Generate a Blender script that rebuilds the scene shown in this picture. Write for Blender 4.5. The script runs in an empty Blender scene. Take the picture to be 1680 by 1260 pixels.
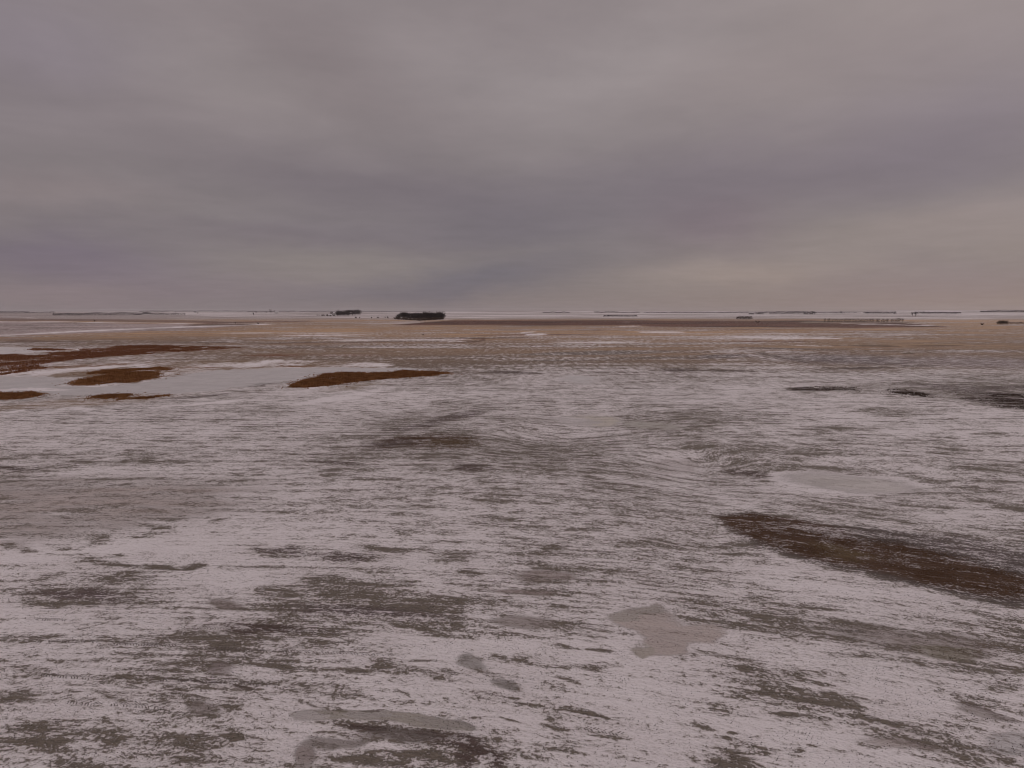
import bpy, math, random
import numpy as np
from mathutils import Vector, Matrix, Euler
random.seed(7)
RNG = np.random.default_rng(11)
scene = bpy.context.scene
COL = scene.collection
R = math.radians

# ------------------------------------------------------------------ camera
F, CX, CY = 1150.0, 840.0, 630.0          # focal length and centre for a 1680 x 1260 picture
H = 20.0
PITCH = math.atan((CY - 510.0) / F)
ROLL = R(-0.17)
camd = bpy.data.cameras.new('camera'); cam = bpy.data.objects.new('camera', camd); COL.objects.link(cam)
camd.sensor_width = 36; camd.lens = 36 * F / 1680.0
camd.clip_start = 0.5; camd.clip_end = 60000
cam.location = (0, 0, H)
CM = Matrix.Rotation(R(90) - PITCH, 3, 'X') @ Matrix.Rotation(ROLL, 3, 'Z')
cam.rotation_euler = CM.to_euler()
scene.camera = cam
CMn = np.array(CM)

# ------------------------------------------------------------------ small tools
def lattice(ix, iy, seed):
    h = (ix.astype(np.int64) * 374761393 + iy.astype(np.int64) * 668265263 + seed * 974634777) & 0x7fffffff
    h = ((h ^ (h >> 13)) * 1274126177) & 0x7fffffff
    h = (h ^ (h >> 16)) & 0xffff
    return h / 65535.0
def noise2(x, y, seed=0):
    x0 = np.floor(x); y0 = np.floor(y); fx = x - x0; fy = y - y0
    fx = fx * fx * (3 - 2 * fx); fy = fy * fy * (3 - 2 * fy)
    a = lattice(x0, y0, seed); b = lattice(x0 + 1, y0, seed); c = lattice(x0, y0 + 1, seed); d = lattice(x0 + 1, y0 + 1, seed)
    return (a + (b - a) * fx) * (1 - fy) + (c + (d - c) * fx) * fy - 0.5
def fbm(x, y, seed=0, octv=3):
    s = 0; a = 1.0
    for k in range(octv):
        s = s + a * noise2(x * 2 ** k, y * 2 ** k, seed + k); a *= 0.55
    return s
def sstep(a, b, x):
    t = np.clip((x - a) / (b - a), 0, 1); return t * t * (3 - 2 * t)

def terrain(x, y):
    """flat near the drone, long low swells further out, a low rise at the horizon"""
    x = np.asarray(x, float); y = np.asarray(y, float)
    r = np.hypot(x, y)
    k = sstep(900, 3500, r)
    h = k * (1.6 * np.sin(x / 610.0 + 0.7) * np.sin(y / 900.0 + 0.4) + 2.6 * fbm(x / 1500.0, y / 1100.0, 5, 3))
    k2 = sstep(5000, 9500, r)
    h = h + k2 * (10 + 22 * (fbm(x / 5200.0, y / 2600.0, 9, 3)) + 9 * sstep(-0.1, -0.6, x / np.maximum(y, 1)))
    return h

def survey(x, y):
    """position of a flat-ground point on the 1680 x 1260 survey sheet"""
    p = np.stack([x, y, np.full_like(x, -H)], -1) @ CMn     # camera space
    z = np.minimum(p[..., 2], -0.5)
    return CX + F * p[..., 0] / -z, CY - F * p[..., 1] / -z

DS = np.geomspace(15, 15000, 6000)
def at(px, py, dist=None):
    """ground point seen along a given direction (optionally at a known distance)"""
    v = CMn @ np.array([(px - CX) / F, -(py - CY) / F, -1.0])
    hv = v / math.hypot(v[0], v[1])
    if dist is None:
        xs, ys = hv[0] * DS, hv[1] * DS
        zz = H + hv[2] * DS - terrain(xs, ys)
        i = np.argmax(zz < 0)
        dist = DS[i] if zz[i] < 0 else 9000.0
    x, y = hv[0] * dist, hv[1] * dist
    return Vector((x, y, float(terrain(x, y))))

def link(o, parent=None):
    COL.objects.link(o)
    if parent is not None: o.parent = parent
    return o
def tag(o, label=None, cat=None, group=None, kind=None):
    if label: o['label'] = label
    if cat: o['category'] = cat
    if group: o['group'] = group
    if kind: o['kind'] = kind
    return o
def mesh_obj(name, verts, faces, mat, parent=None, smooth=False):
    me = bpy.data.meshes.new(name)
    me.from_pydata([tuple(v) for v in verts], [], faces); me.update()
    if smooth: me.polygons.foreach_set('use_smooth', [True] * len(me.polygons))
    me.materials.append(mat)
    return link(bpy.data.objects.new(name, me), parent)

# ------------------------------------------------------------------ node helper
class NT:
    def __init__(s, tree): s.t = tree; s.n = tree.nodes; s.l = tree.links
    def put(s, sock, v):
        if isinstance(v, bpy.types.NodeSocket): s.l.new(v, sock)
        elif v is not None: sock.default_value = v
    def node(s, kind, **kw):
        n = s.n.new(kind)
        for k, v in kw.items(): setattr(n, k, v)
        return n
    def m(s, op, a, b=None, c=None, clamp=False):
        n = s.node('ShaderNodeMath', operation=op, use_clamp=clamp)
        s.put(n.inputs[0], a); s.put(n.inputs[1], b); s.put(n.inputs[2], c)
        return n.outputs[0]
    def vm(s, op, a, b=None):
        n = s.node('ShaderNodeVectorMath', operation=op)
        s.put(n.inputs[0], a); s.put(n.inputs[1], b)
        return n.outputs['Value'] if op in ('DOT_PRODUCT', 'LENGTH') else n.outputs[0]
    def scale(s, a, f):
        n = s.node('ShaderNodeVectorMath', operation='SCALE'); s.put(n.inputs[0], a); s.put(n.inputs['Scale'], f); return n.outputs[0]
    def noise(s, vec, scale, detail=3, rough=0.55, dist=0.0):
        n = s.node('ShaderNodeTexNoise'); s.put(n.inputs['Vector'], vec); n.inputs['Scale'].default_value = scale
        n.inputs['Detail'].default_value = detail; n.inputs['Roughness'].default_value = rough; n.inputs['Distortion'].default_value = dist
        return n.outputs['Fac']
    def mix(s, f, a, b):
        n = s.node('ShaderNodeMix', data_type='RGBA'); s.put(n.inputs[0], f); s.put(n.inputs[6], a); s.put(n.inputs[7], b); return n.outputs[2]
    def mapr(s, x, a, b, c=0.0, d=1.0, smooth=True):
        n = s.node('ShaderNodeMapRange', interpolation_type='SMOOTHSTEP' if smooth else 'LINEAR')
        s.put(n.inputs['Value'], x)
        for i, v in zip((1, 2, 3, 4), (a, b, c, d)): s.put(n.inputs[i], v)
        return n.outputs[0]
def new_mat(name):
    m = bpy.data.materials.new(name); m.use_nodes = True
    t = NT(m.node_tree); b = m.node_tree.nodes['Principled BSDF']
    return m, t, b
def rgba(c): return (c[0], c[1], c[2], 1.0)
def simple_mat(name, c1, c2, scale=1.0, rough=0.9):
    m, t, b = new_mat(name)
    g = t.node('ShaderNodeNewGeometry')
    n = t.noise(g.outputs['Position'], scale, 4, 0.6)
    f = t.mapr(n, 0.35, 0.65)
    t.put(b.inputs['Base Color'], t.mix(f, rgba(c1), rgba(c2)))
    b.inputs['Roughness'].default_value = rough
    b.inputs['Specular IOR Level'].default_value = 0.2
    return m

# ------------------------------------------------------------------ ground: what lies where
S_SOIL = (0.168, 0.139, 0.113)
C_RED = (0.185, 0.075, 0.036); C_GRASS = (0.200, 0.092, 0.032); C_DARK = (0.074, 0.034, 0.015)
C_FIELD = (0.108, 0.038, 0.021); C_TAN = (0.30, 0.185, 0.104); C_MAUVE = (0.235, 0.165, 0.150)
C_DKSOIL = (0.100, 0.070, 0.060)
ROWS = {
515:'5554222222222222222222', 520:'6665334443112222222334', 525:'6777666666788888886555',
532:'7777777767899999887766', 540:'6666776677777777777777', 548:'6667776566666655677777',
556:'6777765555555554466777', 565:'6665555544554555677777', 575:'3333444444444564466666',
590:'3333455555444553476655', 605:'2233222355544454355444', 620:'2211111334423433333455',
640:'2333332233333332245788', 655:'4444333223333322222357', 670:'3333333224433443324322',
690:'2333332355433554322222', 710:'2222233466533553242221', 730:'2333334567665455343332',
755:'5544434545565445434433', 775:'4322233444555435543345', 800:'4443323344445433333344',
825:'5444432334445543344433', 850:'5544322233444555544334', 875:'4443222233344555655555',
900:'1111123334355555446667', 925:'0142113444444443246777', 950:'2454214532344443223677',
975:'3665346754444454432246', 1000:'1353357676434356554334', 1025:'1133566667543345665555',
1050:'3334666532344222566666', 1075:'3345664321332135236666', 1100:'4445533444533125543555',
1130:'4445443213332114531233', 1160:'4445543332222213453233', 1190:'3554554555223221235553',
1215:'4555543566522222113544', 1245:'4555554444431224311244'}

def build_ground():
    p = np.concatenate([np.arange(780, 14, -1.15), ])
    ys = H * F / p
    far = np.geomspace(ys[-1] * 1.01, 15500, 150)
    near = np.array([-60, -25, -8, 0, 6, 11, 16, 20, 23.5, 26.0, 28.0])
    ys = np.concatenate([near, ys[ys > 29.0], far])
    b = np.concatenate([[-1.7, -1.45, -1.25, -1.12], np.arange(-1.03, 1.031, 0.00145), [1.12, 1.25, 1.45, 1.7]])
    w = np.maximum(ys + 12, 45)
    X = w[:, None] * b[None, :]; Y = np.repeat(ys[:, None], len(b), 1)
    nr, nc = X.shape
    x = X.ravel(); y = Y.ravel()
    # uneven ground: furrows and clods too small for rows this far apart are left to the bump
    z = terrain(x, y)
    r = np.hypot(x, y)
    # ---- wind- and plough-drawn contour coordinate
    psi = y + 0.0042 * np.clip(x + 28, 0, 95) ** 2 * np.exp(-(y / 95.0) ** 2)
    psi += 0.10 * x * sstep(60, 140, y) * sstep(900, 300, y) * (x < 0) * 0.6
    psi += (1.2 * fbm(x / 22, y / 16, 31, 2) + 3.0 * fbm(x / 90, y / 60, 33, 2)) * sstep(20, 90, y)
    loops = [(1112, 764, 9, 22), (1165, 768, 6, 16), (905, 725, 8, 26), (975, 690, 14, 30), (1400, 792, 12, 20), (690, 668, 12, 34), (1150, 890, 4, 7)]
    for (lx, ly, s, a) in loops:
        c = at(lx, ly)
        psi += 0.30 * a * np.exp(-(((x - c.x) / s) ** 2 + ((y - c.y) / (s * 1.6)) ** 2))
    # ---- ragged survey coordinates
    amp = 0.010 * np.minimum(r, 500)
    wx = x + amp * (fbm(x / (0.05 * 90), psi / 2.2, 3, 4)) * 2.2
    wy = y + amp * (fbm(x / 4.2, psi / 2.6, 17, 4)) * 2.0
    sx, sy = survey(wx, wy)
    sx0, sy0 = survey(x, y)
    amp2 = np.clip(r / 700, 0, 1)[:]
    sy = sy + 0  # far strips keep their true position
    # ---- base cover from the row table
    ky = np.array(sorted(ROWS)); tab = np.array([[int(c) for c in (ROWS[k] + ROWS[k][-1] * 22)[:22]] for k in ky], float) / 9.0
    fy = np.interp(np.clip(sy, 515, 1245), ky, np.arange(len(ky)))
    fx = np.clip(sx / 80.0, 0, 20.999)
    i0 = np.clip(np.floor(fy).astype(int), 0, len(ky) - 2); j0 = np.floor(fx).astype(int)
    ty = fy - i0; tx = fx - j0
    ty = ty * ty * (3 - 2 * ty); tx = tx * tx * (3 - 2 * tx)
    soil = (tab[i0, j0] * (1 - tx) + tab[i0, j0 + 1] * tx) * (1 - ty) + (tab[i0 + 1, j0] * (1 - tx) + tab[i0 + 1, j0 + 1] * tx) * ty
    soil = np.where(sy < 600, 0.13 + 0.80 * soil, 0.080 + 0.62 * soil) - 0.015 * sstep(860, 960, sy) + 0.03 * sstep(600, 640, sy) * sstep(900, 800, sy)
    soil += 0.10 * sstep(615, 590, sy) * sstep(560, 575, sy)
    col = np.tile(np.array(S_SOIL), (len(x), 1)).astype(float)
    ice = np.zeros(len(x)); icol = np.tile(np.array((0.48, 0.44, 0.42)), (len(x), 1)).astype(float)

    def lay(mask, v=None, c=None, ic=None, mode='set'):
        nonlocal soil, ice
        if v is not None:
            if mode == 'set': soil[:] = soil * (1 - mask) + v * mask
            elif mode == 'max': soil[:] = np.maximum(soil, v * mask)
            elif mode == 'add': soil[:] = soil + v * mask
        if c is not None: col[:] = col * (1 - mask[:, None]) + np.array(c) * mask[:, None]
        if ic is not None:
            icol[:] = np.where((mask > 0.02)[:, None], np.array(ic), icol)
            ice[:] = np.maximum(ice, mask)
    def ell(cx, cy, rx, ry, rot=0, hard=0.25, true=False):
        X_, Y_ = (sx0, sy0) if true else (sx, sy)
        if not true and cy > 880: Y_ = sy0 + 1.5 * (sy - sy0)
        a = R(rot); dx = X_ - cx; dy = Y_ - cy
        u = (dx * math.cos(a) + dy * math.sin(a)) / rx; v = (-dx * math.sin(a) + dy * math.cos(a)) / ry
        q = np.sqrt(u * u + v * v)
        return sstep(1.32, min(hard, .35), q)
    def poly(pts, soft=2.0, kx=0.35, true=False):
        X_, Y_ = (sx0, sy0) if true else (sx, sy)
        P = np.array(pts, float)
        lo = P.min(0) - (soft * 3 / kx + 2, soft * 3 + 2); hi = P.max(0) + (soft * 3 / kx + 2, soft * 3 + 2)
        sel = np.where((X_ > lo[0]) & (X_ < hi[0]) & (Y_ > lo[1]) & (Y_ < hi[1]))[0]
        out = np.zeros(len(x))
        if len(sel) == 0: return out
        qx = X_[sel] * kx; qy = Y_[sel]; P = P * (kx, 1)
        d = np.full(len(sel), 1e18); ins = np.zeros(len(sel), bool)
        for i in range(len(P)):
            a = P[i]; b_ = P[(i + 1) % len(P)]; e = b_ - a
            t = np.clip(((qx - a[0]) * e[0] + (qy - a[1]) * e[1]) / (e @ e + 1e-9), 0, 1)
            d = np.minimum(d, (qx - a[0] - t * e[0]) ** 2 + (qy - a[1] - t * e[1]) ** 2)
            if a[1] != b_[1]:
                c = ((a[1] > qy) != (b_[1] > qy)) & (qx < (b_[0] - a[0]) * (qy - a[1]) / (b_[1] - a[1]) + a[0])
                ins ^= c
        d = np.sqrt(d); d[ins] *= -1
        out[sel] = sstep(soft, -soft, d)
        return out
    def line(pts, wpx, soft=0.6, true=True, taper=1.0, brk=1.0):
        P = []; n_ = len(pts)
        tt = np.linspace(0, 1, 13); xs_ = np.interp(tt, np.linspace(0, 1, n_), [p[0] for p in pts]); ys_ = np.interp(tt, np.linspace(0, 1, n_), [p[1] for p in pts])
        hw = wpx / 2 * (np.minimum(1, 4 * np.minimum(tt, 1 - tt)) ** .6 * taper + (1 - taper)) * (0.8 + .5 * RNG.random(13)); hw[0] += .05; hw[-1] += .05
        up = [(a, b_ - w_) for a, b_, w_ in zip(xs_, ys_, hw)]; dn = [(a, b_ + w_) for a, b_, w_ in zip(xs_, ys_, hw)][::-1]
        m_ = poly(up + dn, soft, 0.2, true)
        return m_ * np.clip(0.88 + brk * (1.5 * stripe + 0.9 * stripe2), 0, 1)

    ly = np.log(np.maximum(y, 5.0))
    stripe = fbm(x / (0.22 * y + 30), 30 * ly, 51, 4); stripe2 = fbm(x / (0.07 * y + 12), 95 * ly + 4 * stripe, 57, 3)
    fz = sstep(640, 560, sy0)
    soil[:] = soil + fz * (0.42 * stripe + 0.42 * stripe2)
    # ---- far country (colours of what shows through the snow)
    fn = fbm(x / 420, y / 500, 41, 3)
    tan = sstep(618, 566, sy + 12 * fbm(x / 60, y / 60, 43, 3)) * sstep(519, 526, sy0)
    lay(tan, None, C_TAN)
    m = poly([(-300, 524), (0, 526), (210, 531), (420, 533), (300, 541), (0, 552), (-300, 566)], 1.5, 0.1, True); lay(m, 0.62, C_MAUVE)
    m = poly([(-300, 516), (0, 515), (200, 517), (330, 518), (200, 525), (0, 524), (-300, 524)], 1.2, 0.1, True); lay(m, 0.62, (0.27, 0.195, 0.15))
    m = poly([(-300, 521), (0, 521.5), (150, 523), (330, 526), (430, 529), (330, 530), (150, 526.5), (0, 526), (-300, 526)], 0.8, 0.1, True); lay(m, 0.85, (0.21, 0.125, 0.085))
    m = poly([(640, 533.5), (740, 525.6), (900, 525.4), (1100, 526), (1230, 526.5), (1330, 526), (1480, 530), (1560, 536.5), (1400, 538), (1300, 537), (1180, 536.5), (1080, 536), (1040, 534), (900, 534), (760, 533)], 0.5, 0.1, True)
    lay(m, 0.94, C_FIELD)
    m = poly([(1320, 527.2), (1420, 527), (1500, 528), (1500, 529.5), (1400, 531), (1310, 530)], 0.6, 0.1, True); lay(m, 0.8, (0.20, 0.13, 0.09))
    for (a, b_, c_, d_, wd, v, cc) in [
        (300, 533.6, 420, 532.6, 2, .95, C_DARK), (320, 531, 420, 529.6, 1.4, .9, C_FIELD), (370, 529, 520, 527, 1.5, .8, C_FIELD),
        (700, 557, 880, 553.5, 1.8, .9, C_FIELD), (560, 561, 790, 559, 1.5, .8, C_FIELD), (400, 563.5, 640, 561, 1.6, .8, C_FIELD), (460, 556, 560, 557, 1.2, .8, C_FIELD),
        (420, 571, 640, 568, 3.0, .75, (.16, .11, .09)), (660, 557.5, 700, 557, 1.2, .8, C_FIELD), (770, 550, 1000, 548.5, 1.6, .8, C_FIELD),
        (940, 541.5, 990, 542, 1.3, .85, C_FIELD), (1180, 541, 1350, 541.5, 1.0, .8, C_FIELD),
        (1395, 567.5, 1480, 568.5, 2.0, 1., C_DARK), (1480, 568, 1580, 567, 1.6, 1., C_DARK), (1400, 576, 1680, 576.5, 1.5, .9, C_DKSOIL), (1480, 580, 1500, 580, 2, 1., C_DARK),
        (1180, 561, 1340, 560, 1.5, .75, C_FIELD), (1200, 570, 1400, 575, 2.2, .7, C_DKSOIL), (0, 561, 430, 562.5, 2.5, .75, (.17, .12, .10)), (0, 556, 60, 556, 2, .8, C_MAUVE),
        (0, 562.5, 80, 561, 6, .8, (.17, .10, .075)), (80, 562, 230, 562.5, 2.2, .85, (.17, .10, .075)),
        (840, 582, 1120, 577, 5.0, .62, (.15, .125, .11)), (640, 588, 860, 586, 6.0, .62, (.22, .165, .13)), (1000, 566, 1250, 563, 3.0, .6, (.25, .18, .13)),
        (860, 592, 1130, 587, 4.0, .68, (.12, .10, .09))]:
        lay(line([(a, b_), (d_ and (a + c_) / 2, (b_ + d_) / 2 - .4), (c_, d_)], wd, 0.7), v, cc)
    # far snow strips and drifts
    for (a, b_, c_, d_, wd, v) in [(-100, 547.5, 0, 550.5, 1, .1)]: pass
    for pts, wd in [([(-200, 562), (0, 550.3), (130, 543.5), (260, 538), (380, 533.8), (480, 531)], 1.5), ([(-100, 527), (0, 527.3), (120, 528), (210, 529.5), (430, 532)], 1.0),
                    ([(450, 550.5), (600, 549.5)], 1.6), ([(530, 517.6), (578, 518.4)], 1.0), ([(0, 520.2), (30, 520.5), (60, 522)], .9), ([(330, 546), (560, 547)], .8),
                    ([(860, 549.5), (900, 548)], 2.5), ([(850, 546), (880, 544)], 1.5), ([(1040, 544.8), (1130, 545)], 1.6), ([(1190, 552.5), (1390, 555.5)], 3.2), ([(1010, 535), (1060, 534.5)], 1.0),
                    ([(1380, 530.6), (1480, 533.2), (1560, 535)], 1.3), ([(790, 553), (760, 556), (720, 556.2)], 1.2), ([(720, 559), (790, 561)], 1.6), ([(1020, 528.8), (1035, 528.8)], .7), ([(660, 525.6), (740, 524.4)], .9),
                    ([(520, 558.5), (780, 557)], 2.0), ([(60, 572.5), (300, 569)], 2.2), ([(1300, 566.5), (1380, 568.5)], 1.2), ([(0, 542), (60, 541)], .6), ([(1250, 547), (1500, 549)], 1.0), ([(900, 562), (1080, 561)], 1.6)]:
        lay(line(pts, wd, 0.5), 0.05)
    # bend of the creek
    for pts, wd in [([(700, 556), (770, 554.5), (795, 556), (796, 558), (780, 560.5), (740, 562)], 2.0)]: lay(line(pts, wd, .5), .95, C_FIELD)
    fz2 = (sstep(600, 570, sy0) * 1.0)[:, None]
    col[:] = col * (1 + fz2 * (1.0 * stripe + 0.8 * stripe2)[:, None] * np.array((0.9, 1.0, 1.1)))
    hs = sstep(526, 520, sy0)
    lay(hs * 0.9, None, (0.25, 0.20, 0.19)); soil[:] = np.maximum(soil, hs * (0.47 + .8 * stripe + .7 * stripe2))
    mid = sstep(546, 562, sy0) * sstep(650, 606, sy + 10 * fbm(x / 40, y / 50, 45, 3)) * (0.55 + 0.45 * sstep(1150, 700, sx0))
    col[:] = col * (1 - .55 * mid[:, None]) + np.array((.17, .122, .092)) * .55 * mid[:, None]
    soil[:] += 0.13 * mid
    # ---- red-brown marsh and frozen slough on the left
    lay(poly([(-300, 566), (0, 568.5), (40, 569.5), (110, 574.5), (60, 578.5), (0, 581.5), (-300, 590)], 1.0), 0.0, None, (0.56, 0.52, 0.51))
    lay(poly([(-60, 604), (60, 602), (160, 596), (300, 592), (460, 590), (640, 596), (640, 606), (300, 612), (0, 622), (-60, 640)], 2.5), 0.44 + .9 * fbm(x / 14, y / 22, 87, 3), (.24, .165, .11))
    slough = [(-300, 615), (0, 616.5), (60, 617), (110, 620), (110, 631), (165, 635.5), (230, 629), (290, 615), (350, 608), (430, 604.5), (560, 602.5), (650, 604), (700, 606), (640, 609), (545, 612), (500, 617), (478, 626), (430, 632), (385, 636), (340, 641.5),
              (290, 646), (200, 648.5), (100, 647), (60, 642), (0, 640), (-300, 650)]
    lay(poly(slough, 0.9), 0.02, None, (0.47, 0.44, 0.432))
    for e in [(60, 639, 70, 2.2, 1), (150, 632, 60, 2, 0), (195, 618, 40, 1.6, -8)]: lay(ell(*e), 0.0); ice[:] = ice * (1 - ell(*e))
    marsh = [[(-300, 590), (0, 582), (60, 580), (110, 576.5), (40, 574), (60, 571.5), (110, 573), (180, 571.5), (190, 567.5), (240, 566.5), (330, 568.5), (400, 570), (300, 577), (200, 583.5), (120, 590), (60, 599), (80, 604), (30, 612), (0, 616), (-300, 640)],
             [(108, 631), (130, 623), (165, 617), (142, 614), (150, 608), (200, 606), (240, 604), (262, 602), (285, 606), (262, 610), (258, 620), (240, 623), (212, 628), (190, 628), (150, 633)],
             [(474, 635), (490, 626), (520, 620), (530, 614), (560, 611.5), (640, 612), (660, 608), (700, 610), (740, 612), (700, 617), (640, 621), (580, 627), (540, 633), (500, 636)],
             [(-60, 650), (0, 645), (30, 645), (52, 643), (70, 648), (50, 653), (0, 656), (-60, 658)],
             [(150, 652), (175, 648), (230, 647), (290, 648), (240, 654), (190, 656)]]
    shown = []
    for k, P in enumerate(marsh):
        m = poly(P, 1.1) * np.clip(1.05 + 2.2 * fbm(x / 9, y / 14, 91, 4), 0, 1); shown.append(m)
        lay(m, 0.97, C_RED if k == 0 else C_GRASS); ice[:] = ice * (1 - m)
    for e, v, c in [((60, 598, 75, 3.5, -4), .45, (.2, .12, .09)), ((150, 600, 120, 2.5, -3), .7, C_GRASS), ((330, 603, 60, 2, 0), .6, C_GRASS), ((450, 583, 50, 2.0, 0), .95, C_RED), ((485, 601, 32, 1.6, 0), .9, C_GRASS), ((570, 583, 60, 1.2, 0), .6, C_RED),
                    ((120, 661, 190, 9, -4), .5, (.27, .19, .13)), ((320, 651, 60, 3, -6), .55, C_DKSOIL), ((430, 631, 50, 2.5, -6), .6, C_DKSOIL), ((580, 634, 60, 5, -8), .5, (.22, .16, .10)), ((290, 615, 18, 2.2, -5), .6, C_GRASS)]:
        lay(ell(*e), v, c, mode='set')
    for e in [(150, 573.5, 45, 1.2, -3), (165, 576, 25, 1.0, -2), (500, 638, 35, 2, -12), (140, 672, 60, 2, 3), (560, 652, 90, 5, -10), (20, 676, 25, 1.2, -2), (330, 662, 80, 2, -5)]: lay(ell(*e), 0.02)
    # ---- bare, darker or frozen patches of the middle distance
    for (e, v, c) in [
        ((690, 722, 88, 11, -2), .90, C_DARK), ((735, 726, 60, 8, 2), .93, (.105, .066, .034)), ((640, 728, 55, 8, -6), .82, C_DKSOIL), ((750, 682, 48, 7, -10), .74, C_DKSOIL), ((690, 699, 40, 6, -14), .7, C_DKSOIL),
        ((772, 766, 32, 7, 4), .85, C_DKSOIL), ((545, 759, 60, 3.2, 2), .8, C_DKSOIL), ((25, 769, 40, 4, 1), .85, C_DKSOIL), ((120, 757, 60, 5, -8), .6, None), ((240, 757, 60, 3.5, 2), .6, None),
        ((1335, 639, 55, 3.0, 0), .95, C_DKSOIL), ((1385, 638, 30, 2.6, 1), .95, C_DKSOIL), ((1490, 644, 42, 4.4, 8), .95, C_DKSOIL), ((1650, 655, 95, 16, 9), .88, C_DKSOIL), ((1560, 636, 90, 6, 4), .66, C_DKSOIL),
        ((1660, 636, 40, 4, 0), .85, C_DKSOIL), ((1110, 607, 40, 3.2, 0), .85, C_DKSOIL), ((1190, 608.5, 55, 1.7, 1), .85, C_DKSOIL), ((840, 611, 52, 3.0, 2), .72, C_DKSOIL), ((1410, 604, 75, 1.8, -1), .9, C_DKSOIL), ((1500, 601, 45, 1.2, -1), .8, C_DKSOIL),
        ((1130, 620, 80, 5, 2), .52, None), ((1180, 585, 70, 4, -2), .65, C_DKSOIL), ((1400, 590, 190, 10, 2), .66, (.14, .105, .10)), ((1620, 595, 160, 12, 2), .62, (.20, .15, .14)),
        ((1460, 677, 58, 6.5, 2), .62, None), ((1400, 703, 58, 4, 3), .6, None), ((1625, 712, 36, 2.6, 4), .6, None), ((1250, 712, 26, 3, 2), .6, None), ((1140, 690, 110, 16, -4), .55, None),
        ((1170, 735, 110, 7, 3), .66, None), ((1330, 741, 130, 8, 3), .55, None), ((950, 776, 70, 6, 3), .70, None), ((870, 740, 120, 11, 2), .62, None), ((1040, 781, 60, 6, 8), .6, None),
        ((1225, 777, 40, 7, 8), .75, C_DKSOIL), ((1390, 771, 130, 3.4, 2), .62, None), ((1500, 784, 50, 3.0, 10), .66, None), ((1620, 772, 70, 4, 5), .62, None), ((1620, 806, 50, 6, 4), .6, None), ((1665, 832, 46, 6, 8), .72, None),
        ((1390, 838, 170, 9, 8), .55, None), ((1395, 800, 55, 5, 2), .45, None)]:
        lay(ell(*e), v, c)
    lay(poly([(1185, 843), (1230, 841), (1330, 858), (1450, 872), (1560, 890), (1720, 905), (1760, 1000), (1680, 992), (1600, 980), (1500, 958), (1400, 934), (1300, 910), (1235, 888), (1200, 868)], 6, .25), .80, (.10, .078, .07))
    lay(poly([(1186, 846), (1240, 842), (1290, 858), (1360, 876), (1480, 894), (1600, 925), (1700, 955), (1700, 985), (1620, 976), (1500, 950), (1400, 928), (1300, 904), (1240, 884), (1200, 864)], 5, .25), .90, C_DARK)
    bigm = poly([(1186, 846), (1240, 842), (1290, 858), (1360, 880), (1480, 900), (1600, 930), (1700, 958), (1700, 982), (1620, 974), (1500, 946), (1400, 925), (1300, 900), (1240, 880), (1200, 862)], 5, .25)
    for e, v, c in [((1330, 862, 90, 7, 10), .8, C_DARK), ((1390, 905, 60, 9, 10), .93, (.105, .066, .028)), ((1480, 880, 120, 10, 8), .72, (.11, .085, .075)), ((1600, 900, 120, 18, 8), .72, (.125, .095, .088)), ((1300, 845, 50, 6, 12), .6, None), ((1225, 862, 36, 11, 12), .93, C_DARK)]:
        lay(ell(*e), v, c)
    # white ditch line on the right
    lay(line([(1185, 572), (1230, 582), (1290, 594), (1345, 606), (1420, 618)], 1.6, 1.2) * np.clip(.5 + 1.6 * fbm(x / 12, y / 12, 71, 3), 0, .8), .12)
    lay(line([(1215, 573), (1290, 588), (1350, 600)], 1.8, .8), .85, C_DKSOIL)
    # ---- ice sheets
    lay(ell(950, 623, 38, 8, 6, .75), .05, None, (0.50, 0.47, 0.46))
    lay(ell(973, 690, 52, 11, 3, .8), .05, None, (0.44, 0.385, 0.30))
    lay(ell(1070, 698, 52, 8, 3, .5), .35, None, (0.36, 0.325, 0.28))
    for e, c in [((1400, 793, 128, 17, 6, .75), (.40, .355, .33)), ((1370, 792, 40, 4, 0, .6), (.30, .26, .235)), ((1110, 765, 42, 12, -4, .5), (.40, .32, .30)), ((895, 690, 70, 6, 3, .3), (.38, .34, .31))]:
        lay(ell(*e), None, None, c)
    ice[:] = np.minimum(ice, 1 - .75 * ell(1110, 765, 60, 20, -4)) ; ice[:] = np.minimum(ice, 1 - .6 * ell(895, 690, 90, 10))
    lay(poly([(1260, 776), (1300, 772), (1400, 776), (1480, 786), (1530, 800), (1480, 812), (1400, 812), (1330, 805), (1280, 792)], 3, .3), .08)
    thin = poly([(-100, 785), (60, 783), (300, 783), (430, 790), (400, 830), (250, 862), (100, 885), (-100, 900)], 14, .12)
    lay(thin * (0.55 + 0.6 * fbm(x / 9, psi / 2.2, 77, 3)), None, None, (.45, .37, .34)); 
    for e, c in [((895, 948, 48, 11, 3, .55), (.31, .245, .225)), ((855, 971, 70, 8, 2, .5), (.31, .245, .225)), ((860, 1018, 55, 12, 6, .5), (.27, .225, .205)), ((370, 995, 30, 12, 0, .4), (.27, .22, .20)), ((365, 1090, 26, 18, 10, .3), (.30, .25, .24)),
                 ((340, 1165, 28, 12, 0, .4), (.27, .225, .205)), ((780, 1090, 28, 10, 14, .5), (.29, .265, .245)), ((840, 1118, 24, 9, 14, .5), (.25, .225, .205)), ((1620, 1175, 62, 13, 12, .5), (.26, .215, .20)), ((1500, 1050, 160, 22, 6, .1), (.24, .19, .17)),
                 ((1555, 1072, 50, 12, 8, .3), (.175, .140, .085)), ((1480, 1220, 80, 9, 4, .3), (.34, .28, .26)), ((515, 1228, 22, 24, 0, .6), (.235, .185, .165)), ((660, 1205, 90, 12, 3, .5), (.185, .155, .14)), ((560, 1212, 60, 8, 2, .5), (.22, .185, .165)), ((1650, 1225, 60, 16, 0, .2), (.44, .41, .41))]:
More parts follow.
